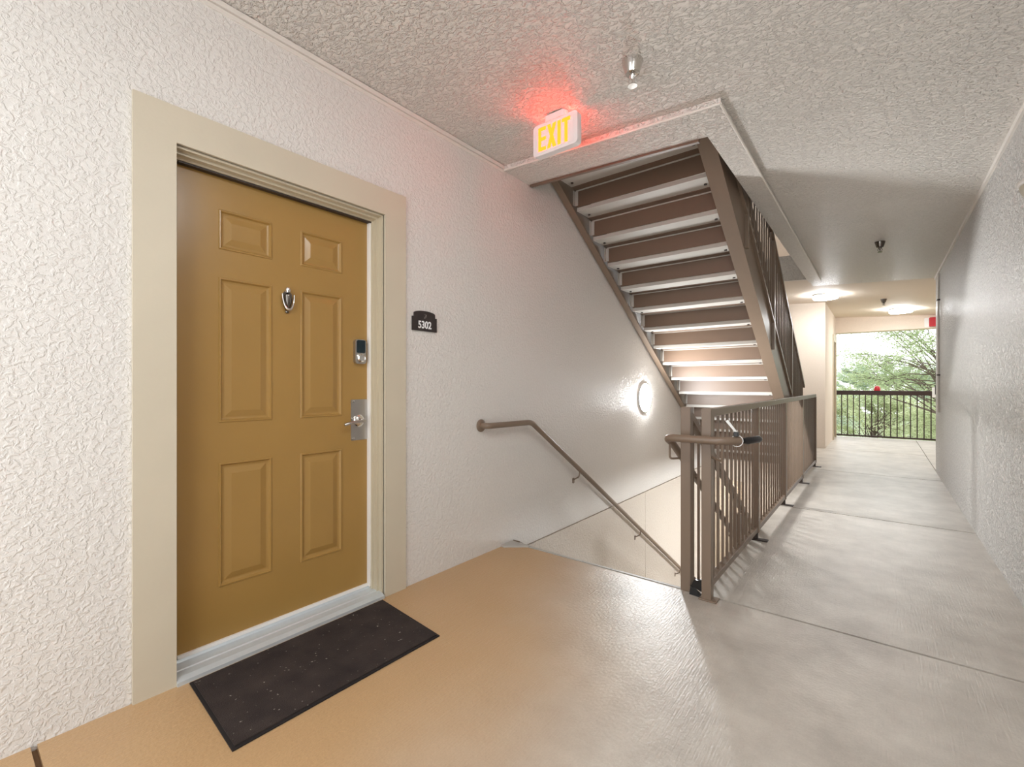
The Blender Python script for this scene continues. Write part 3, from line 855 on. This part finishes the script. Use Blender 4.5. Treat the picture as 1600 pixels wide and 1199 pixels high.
# out of view: lamp above the camera, then unseen fill lamps added for brightness
lamp('ceiling_lamp', 'round ceiling lamp above the camera', (-0.05, 1.0, cz(-0.05)), (0, 0, -1), 0.19, 'lens_side', 'round ceiling lamps')
lamp('ceiling_lamp', 'round unseen fill lamp added behind the camera', (-0.8, -0.75, cz(-0.8)), (0, 0, -1), 0.19, 'lens_rear_fill', 'round ceiling lamps')
lamp('ceiling_lamp', 'round unseen fill lamp added on the storey above the stair', (-1.4, 9.4, ZTOP - 0.25), (0, 0, -1), 0.19, 'lens_side', 'round ceiling lamps')
lamp('wall_lamp', 'round unseen fill lamp added on the wall one storey below', (XR, 6.4, -0.95), (-1, 0, 0), 0.17, 'lens_wall', None)
lamp('ceiling_lamp', 'round unseen fill lamp added one storey below by the stair foot', (-1.5, 9.3, cz(-1.5) - STOREY), (0, 0, -1), 0.19, 'lens', 'round ceiling lamps')

# fixture on the right wall, cut by the frame
wf = root('bowl_sconce', (XR, 3.0, 2.0), 'unlit brown bowl fixture with white rim on the right wall, cut by picture edge', 'sconce')
def half_bowl(r0, r1, z0, z1, n=8, seg=20):
    bm = bmesh.new(); rows = []
    for i in range(n + 1):
        t = i / n; rr = r0 + (r1 - r0) * math.sin(t * math.pi / 2); zz = z0 + (z1 - z0) * (1 - math.cos(t * math.pi / 2))
        rows.append([bm.verts.new((XR - rr * math.sin(math.pi * k / seg) - 0.0005, 3.0 + rr * math.cos(math.pi * k / seg), zz)) for k in range(seg + 1)])
    for i in range(n):
        for k in range(seg): bm.faces.new((rows[i][k], rows[i][k + 1], rows[i + 1][k + 1], rows[i + 1][k]))
    bmesh.ops.solidify(bm, geom=bm.faces[:], thickness=0.006)
    return bm
part('bowl', half_bowl(0.02, 0.122, 1.99, 2.082), M['casing'], wf, smooth=True)
part('rim', half_bowl(0.12, 0.13, 2.076, 2.095, 2), M['trimw'], wf, smooth=True)
part('inner_pan', half_bowl(0.01, 0.115, 2.03, 2.086), M['rail'], wf, smooth=True)

# conduit on the right wall near its far end
cd = root('conduit', (XR - 0.016, 8.05, 0.9), 'white vertical conduit with couplings at the end of the right wall', 'conduit')
bm = bmesh.new(); bm_tube(bm, [(XR - 0.014, 8.1, 0.85), (XR - 0.014, 8.1, cz(XR) - 0.04)], 0.012, 10)
part('pipe', bm, M['trimw'], cd, smooth=True)
for z in (2.30, 1.33):
    bm = bmesh.new(); bm_box(bm, XR - 0.03, XR - 0.0005, 8.055, 8.145, z - 0.008, z + 0.008)
    part('strap', bm, M['bolt'], cd)

# ================================================================== EXIT SIGN
ex = root('exit_sign', (-1.49, 2.29, cz(-1.49)), 'white ceiling exit sign with glowing letters EXIT', 'sign')
EY, EX0, EX1, EZ0, EZ1 = 2.29, -1.645, -1.338, 2.578, 2.765
zc_ = cz(-1.49)
bm = bmesh.new(); bm_prism(bm, [(x, z) for x, z in roundrect(-1.4915, (EZ0 + EZ1) / 2, EX1 - EX0, EZ1 - EZ0, 0.022, 5)], 'y', EY - 0.022, EY + 0.022)
body = part('housing', bm, M['exit_body'], ex)
bm = bmesh.new(); bm_prism(bm, roundrect(-1.4915, (EZ0 + EZ1) / 2, EX1 - EX0 - 0.05, EZ1 - EZ0 - 0.03, 0.006, 2), 'y', EY - 0.0235, EY - 0.0222)
part('face_panel', bm, M['exit_body'], ex)
bm = bmesh.new(); bm_prism(bm, roundrect(-1.4915, 0, 0.15, 0.06, 0.025, 5), 'z', EZ1 - 0.004, zc_ - 0.006)
for v in bm.verts: v.co.y += EY
part('canopy', bm, M['exit_body'], ex)
# LED slots on the upper edge of the housing glow red towards the ceiling
for xa, xb in ((EX0 + 0.025, -1.575), (-1.408, EX1 - 0.025)):
    bm = bmesh.new(); bm_box(bm, xa, xb, EY - 0.016, EY + 0.016, EZ1 - 0.001, EZ1 + 0.002)
    part('glow_slot', bm, M['redlens'], ex)
def letter(ch, x0, w, z0, h, back=False):
    s = w * 0.36; b = h * 0.15
    bm = bmesh.new(); y0, y1 = EY - 0.0255, EY - 0.0232
    P = []
    if ch == 'E':
        P = [[(x0, z0), (x0 + s, z0), (x0 + s, z0 + h), (x0, z0 + h)]]
        for zz in (z0, z0 + h / 2 - b / 2, z0 + h - b):
            P.append([(x0 + s, zz), (x0 + w, zz), (x0 + w, zz + b), (x0 + s, zz + b)])
    elif ch == 'X':
        m = z0 + h / 2; c = x0 + w / 2; t = s * 1.0
        P = [[(x0, z0), (x0 + t, z0), (c + t * 0.5, m), (x0 + t, z0 + h), (x0, z0 + h), (c - t * 0.5, m)],
             [(x0 + w - t, z0), (x0 + w, z0), (c + t * 0.5, m), (x0 + w, z0 + h), (x0 + w - t, z0 + h), (c - t * 0.5, m)]]
    elif ch == 'I':
        P = [[(x0, z0), (x0 + w, z0), (x0 + w, z0 + h), (x0, z0 + h)]]
    else:
        c = x0 + w / 2
        P = [[(c - s / 2, z0), (c + s / 2, z0), (c + s / 2, z0 + h - b), (c - s / 2, z0 + h - b)], [(x0, z0 + h - b), (x0 + w, z0 + h - b), (x0 + w, z0 + h), (x0, z0 + h)]]
    for k, q in enumerate(P): bm_prism(bm, q, 'y', y0 - 0.0002 * k, y1)
    if back:
        for v in bm.verts: v.co.x = -2.983 - v.co.x; v.co.y = 2 * EY - v.co.y
    part('letter', bm, M['exit_letters'], body)
zl, hl = EZ0 + 0.024, 0.140
for bk in (False, True):
    letter('E', -1.606, 0.054, zl, hl, bk); letter('X', -1.543, 0.064, zl, hl, bk); letter('I', -1.470, 0.022, zl, hl, bk); letter('T', -1.440, 0.056, zl, hl, bk)

# ================================================================== SPRINKLERS
def sprinkler(x, y, label, mat, s=1.0):
    z = cz(x)
    r = root('sprinkler', (x, y, z), label, 'sprinkler', 'pendent sprinklers')
    bm = bmesh.new(); bm_lathe(bm, [(0, 0), (0.042 * s, 0), (0.042 * s, -0.004 * s), (0.036 * s, -0.026 * s), (0.028 * s, -0.052 * s), (0.018 * s, -0.058 * s), (0.0, -0.058 * s)], (x, y, z), (0, 0, 1), 24)
    part('escutcheon_cup', bm, M[mat], r, smooth=True)
    bm = bmesh.new(); bm_lathe(bm, [(0, -0.056 * s), (0.012 * s, -0.056 * s), (0.010 * s, -0.072 * s), (0.004 * s, -0.078 * s), (0.004 * s, -0.098 * s), (0, -0.098 * s)], (x, y, z), (0, 0, 1), 16)
    part('nozzle', bm, M[mat], r, smooth=True)
    bm = bmesh.new()
    for sg in (-1, 1):
        bm_tube(bm, [(x + sg * 0.010 * s, y, z - 0.060 * s), (x + sg * 0.018 * s, y, z - 0.078 * s), (x + sg * 0.004 * s, y, z - 0.1 * s)], 0.0028 * s, 6)
    part('frame_arms', bm, M[mat], r, smooth=True)
    bm = bmesh.new(); bm_lathe(bm, [(0, -0.099 * s), (0.019 * s, -0.099 * s), (0.019 * s, -0.102 * s), (0, -0.102 * s)], (x, y, z), (0, 0, 1), 20)
    part('deflector', bm, M[mat], r, smooth=True)
sprinkler(-0.938, 2.11, 'polished chrome sprinkler head on the ceiling beside the exit sign', 'chrome', 1.2)
sprinkler(0.0, 6.26, 'dark pendent sprinkler in the middle of the corridor ceiling', 'pewter', 1.1)
sprinkler(0.05, 10.45, 'small far sprinkler between the two ceiling lamps', 'pewter', 1.1)

# ================================================================== FAR BALCONY
br = root('balcony_railing', (0.1, YF, 0), 'dark brown balcony railing at the far opening, trees behind', 'railing')
bm = bmesh.new(); bm_box(bm, -0.81, 1.05, YF - 0.03, YF + 0.03, 0.975, 1.075, 0.004); part('top_rail', bm, M['farrail'], br)
bm = bmesh.new(); bm_box(bm, -0.81, 1.05, YF - 0.016, YF + 0.016, 0.025, 0.06); part('bottom_rail', bm, M['farrail'], br)
bal_me = box_mesh('baluster', 0.02, 0.02, 0.93, M['farrail'])
for k in range(16):
    inst('baluster', bal_me, br, (-0.70 + 0.1105 * k, YF, 0.05))
# red alarm horn and its white plate on the header
al = root('fire_alarm', (0.88, YF - 0.11, 2.5), 'red fire alarm horn on a white plate under the far ceiling', 'alarm')
bm = bmesh.new(); bm_prism(bm, roundrect(0.87, 2.525, 0.27, 0.2, 0.02, 3), 'y', YF - 0.115, YF - 0.101); part('base_plate', bm, M['white'], al)
bm = bmesh.new(); bm_prism(bm, roundrect(0.90, 2.525, 0.19, 0.19, 0.02, 3), 'y', YF - 0.18, YF - 0.115); part('horn', bm, M['red'], al)
bm = bmesh.new(); bm_box(bm, 0.80, 0.83, YF - 0.165, YF - 0.115, 2.45, 2.6, 0.004); part('strobe_lens', bm, M['trimw'], al)
# small white box with dark cap
bx = root('pull_station', (0.92, YF - 0.06, 0.94), 'small white box with a dark cap at the right end of the balcony railing', 'box')
bm = bmesh.new(); bm_box(bm, 0.86, 1.0, YF - 0.10, YF - 0.031, 0.94, 1.15, 0.006); part('case', bm, M['white'], bx)
bm = bmesh.new(); bm_box(bm, 0.90, 1.0, YF - 0.125, YF - 0.10, 1.0, 1.20, 0.005); part('cap', bm, M['bolt'], bx)
# red dome outside
rd = root('red_beacon', (-0.05, YF, 1.075), 'small red dome standing on the dark balcony railing', 'beacon')
bm = bmesh.new(); bm_lathe(bm, [(0, 1.075), (0.062, 1.075), (0.062, 1.11), (0, 1.11)], (-0.05, YF, 0), (0, 0, 1), 20)
for v in bm.verts: v.co.z -= 0.0
part('base', bm, M['red'], rd, smooth=True)
bm = bmesh.new(); bm_lathe(bm, [(0.058, 1.11), (0.056, 1.135), (0.042, 1.165), (0.02, 1.18), (0, 1.182)], (-0.05, YF, 0), (0, 0, 1), 20)
part('dome', bm, M['red'], rd, smooth=True)
# door casing on the side wall close to the balcony
d2 = root('door_2', (-0.81, 12.68, 0), 'pale door with grey-tan casing seen edge-on near the balcony', None, None, 'structure')
bm = bmesh.new()
for a in ((12.24, 12.38, 0, 2.31), (12.97, 13.09, 0, 2.31), (12.38, 12.97, 2.17, 2.31)):
    bm_box(bm, -0.815, -0.79, a[0], a[1], a[2], a[3])
part('casing', bm, M['jamb'], d2)
bm = bmesh.new(); bm_box(bm, -0.9, -0.86, 12.30, 13.05, 0, 2.2); part('leaf', bm, M['door'], d2)

# ================================================================== OUTSIDE
ZG = -6.6
bm = bmesh.new(); bm_box(bm, -90, 90, YF + 0.3, 160, ZG - 0.5, ZG)
structure(part('ground', bm, M['grass']), 'lawn far below the balcony')

def tree(x, y, crown_z, rx, rz, nleaf, lsize, mat, label, nbr=60, seed=1, flat=0.0):
    rnd = random.Random(seed)
    t = root('tree', (x, y, ZG), label, 'tree', 'trees beyond the balcony')
    bm = bmesh.new()
    base = Vector((x, y, ZG)); fork = Vector((x + rnd.uniform(-.3, .3), y, crown_z - rz * 0.75))
    bm_tube(bm, [base, base.lerp(fork, 0.5) + Vector((0.12, 0, 0)), fork, fork + Vector((0.1, 0, rz * 0.8))], [0.28, 0.2, 0.16, 0.05], 8)
    part('trunk', bm, M['bark'], t, smooth=True)
    bm = bmesh.new(); tips = []
    for k in range(nbr):
        a = rnd.uniform(0, 2 * math.pi); el = rnd.uniform(-0.5, 1.2)
        ln = rnd.uniform(0.55, 1.05)
        end = Vector((x, y, crown_z)) + Vector((math.cos(a) * math.cos(el) * rx * ln, math.sin(a) * math.cos(el) * rx * ln, math.sin(el) * rz * ln))
        st_ = fork + Vector((0, 0, rz * 0.8 * rnd.random()))
        mid = st_.lerp(end, 0.5) + Vector((rnd.uniform(-.3, .3), rnd.uniform(-.3, .3), rnd.uniform(0, .5)))
        q = [st_, st_.lerp(mid, .5), mid, mid.lerp(end, .5) + Vector((0, 0, .1)), end]
        bm_tube(bm, q, [0.03, 0.024, 0.017, 0.010, 0.004], 5)
        tips += [(q[2], end), (q[3], end), (end, end + (end - q[3]) * .6)]
        for s_ in range(3):
            e2 = end + Vector((rnd.uniform(-.8, .8), rnd.uniform(-.8, .8), rnd.uniform(-.6, .5)))
            bm_tube(bm, [q[3], q[3].lerp(e2, .5) + Vector((0, 0, .1)), e2], [0.009, 0.006, 0.003], 4)
            tips.append((q[3], e2))
    tag(part('branches', bm, M['bark'], t, smooth=True), kind='stuff')
    vs = []; fs = []
    for k in range(nleaf):
        a_, b_ = tips[rnd.randrange(len(tips))]
        c = a_.lerp(b_, rnd.random() ** 0.7) + Vector((rnd.gauss(0, .16), rnd.gauss(0, .16), rnd.gauss(0, .10)))
        d1 = Vector((rnd.gauss(0, 1), rnd.gauss(0, 1), rnd.gauss(0, .6))).normalized()
        d2_ = d1.cross(Vector((rnd.gauss(0, 1), rnd.gauss(0, 1), rnd.gauss(0, 1)))).normalized()
        s_ = lsize * rnd.uniform(.6, 1.3); i0 = len(vs)
        vs += [c - d1 * s_, c + d2_ * s_ * .32, c + d1 * s_, c - d2_ * s_ * .32]
        fs.append((i0, i0 + 1, i0 + 2, i0 + 3))
    off = WLOC[t.name]
    me = bpy.data.meshes.new('foliage'); me.from_pydata([tuple(v - off) for v in vs], [], fs); me.materials.append(mat)
    o = bpy.data.objects.new('foliage', me); COL.objects.link(o); o.parent = t; o['kind'] = 'stuff'
    return t
tree(2.2, 23.0, 1.7, 4.4, 2.7, 30000, 0.055, M['leaf1'], 'feathery pale green tree nearest the balcony', 90, 11)
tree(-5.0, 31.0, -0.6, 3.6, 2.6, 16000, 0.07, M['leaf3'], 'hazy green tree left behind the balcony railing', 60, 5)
tree(4.2, 34.0, -1.0, 4.5, 2.9, 18000, 0.075, M['leaf2'], 'yellow-green tree right behind the balcony railing', 60, 8)
tree(-0.2, 43.5, -1.9, 5.0, 3.4, 20000, 0.11, M['leaf2'], 'yellowish tree seen low between the balusters', 70, 21)
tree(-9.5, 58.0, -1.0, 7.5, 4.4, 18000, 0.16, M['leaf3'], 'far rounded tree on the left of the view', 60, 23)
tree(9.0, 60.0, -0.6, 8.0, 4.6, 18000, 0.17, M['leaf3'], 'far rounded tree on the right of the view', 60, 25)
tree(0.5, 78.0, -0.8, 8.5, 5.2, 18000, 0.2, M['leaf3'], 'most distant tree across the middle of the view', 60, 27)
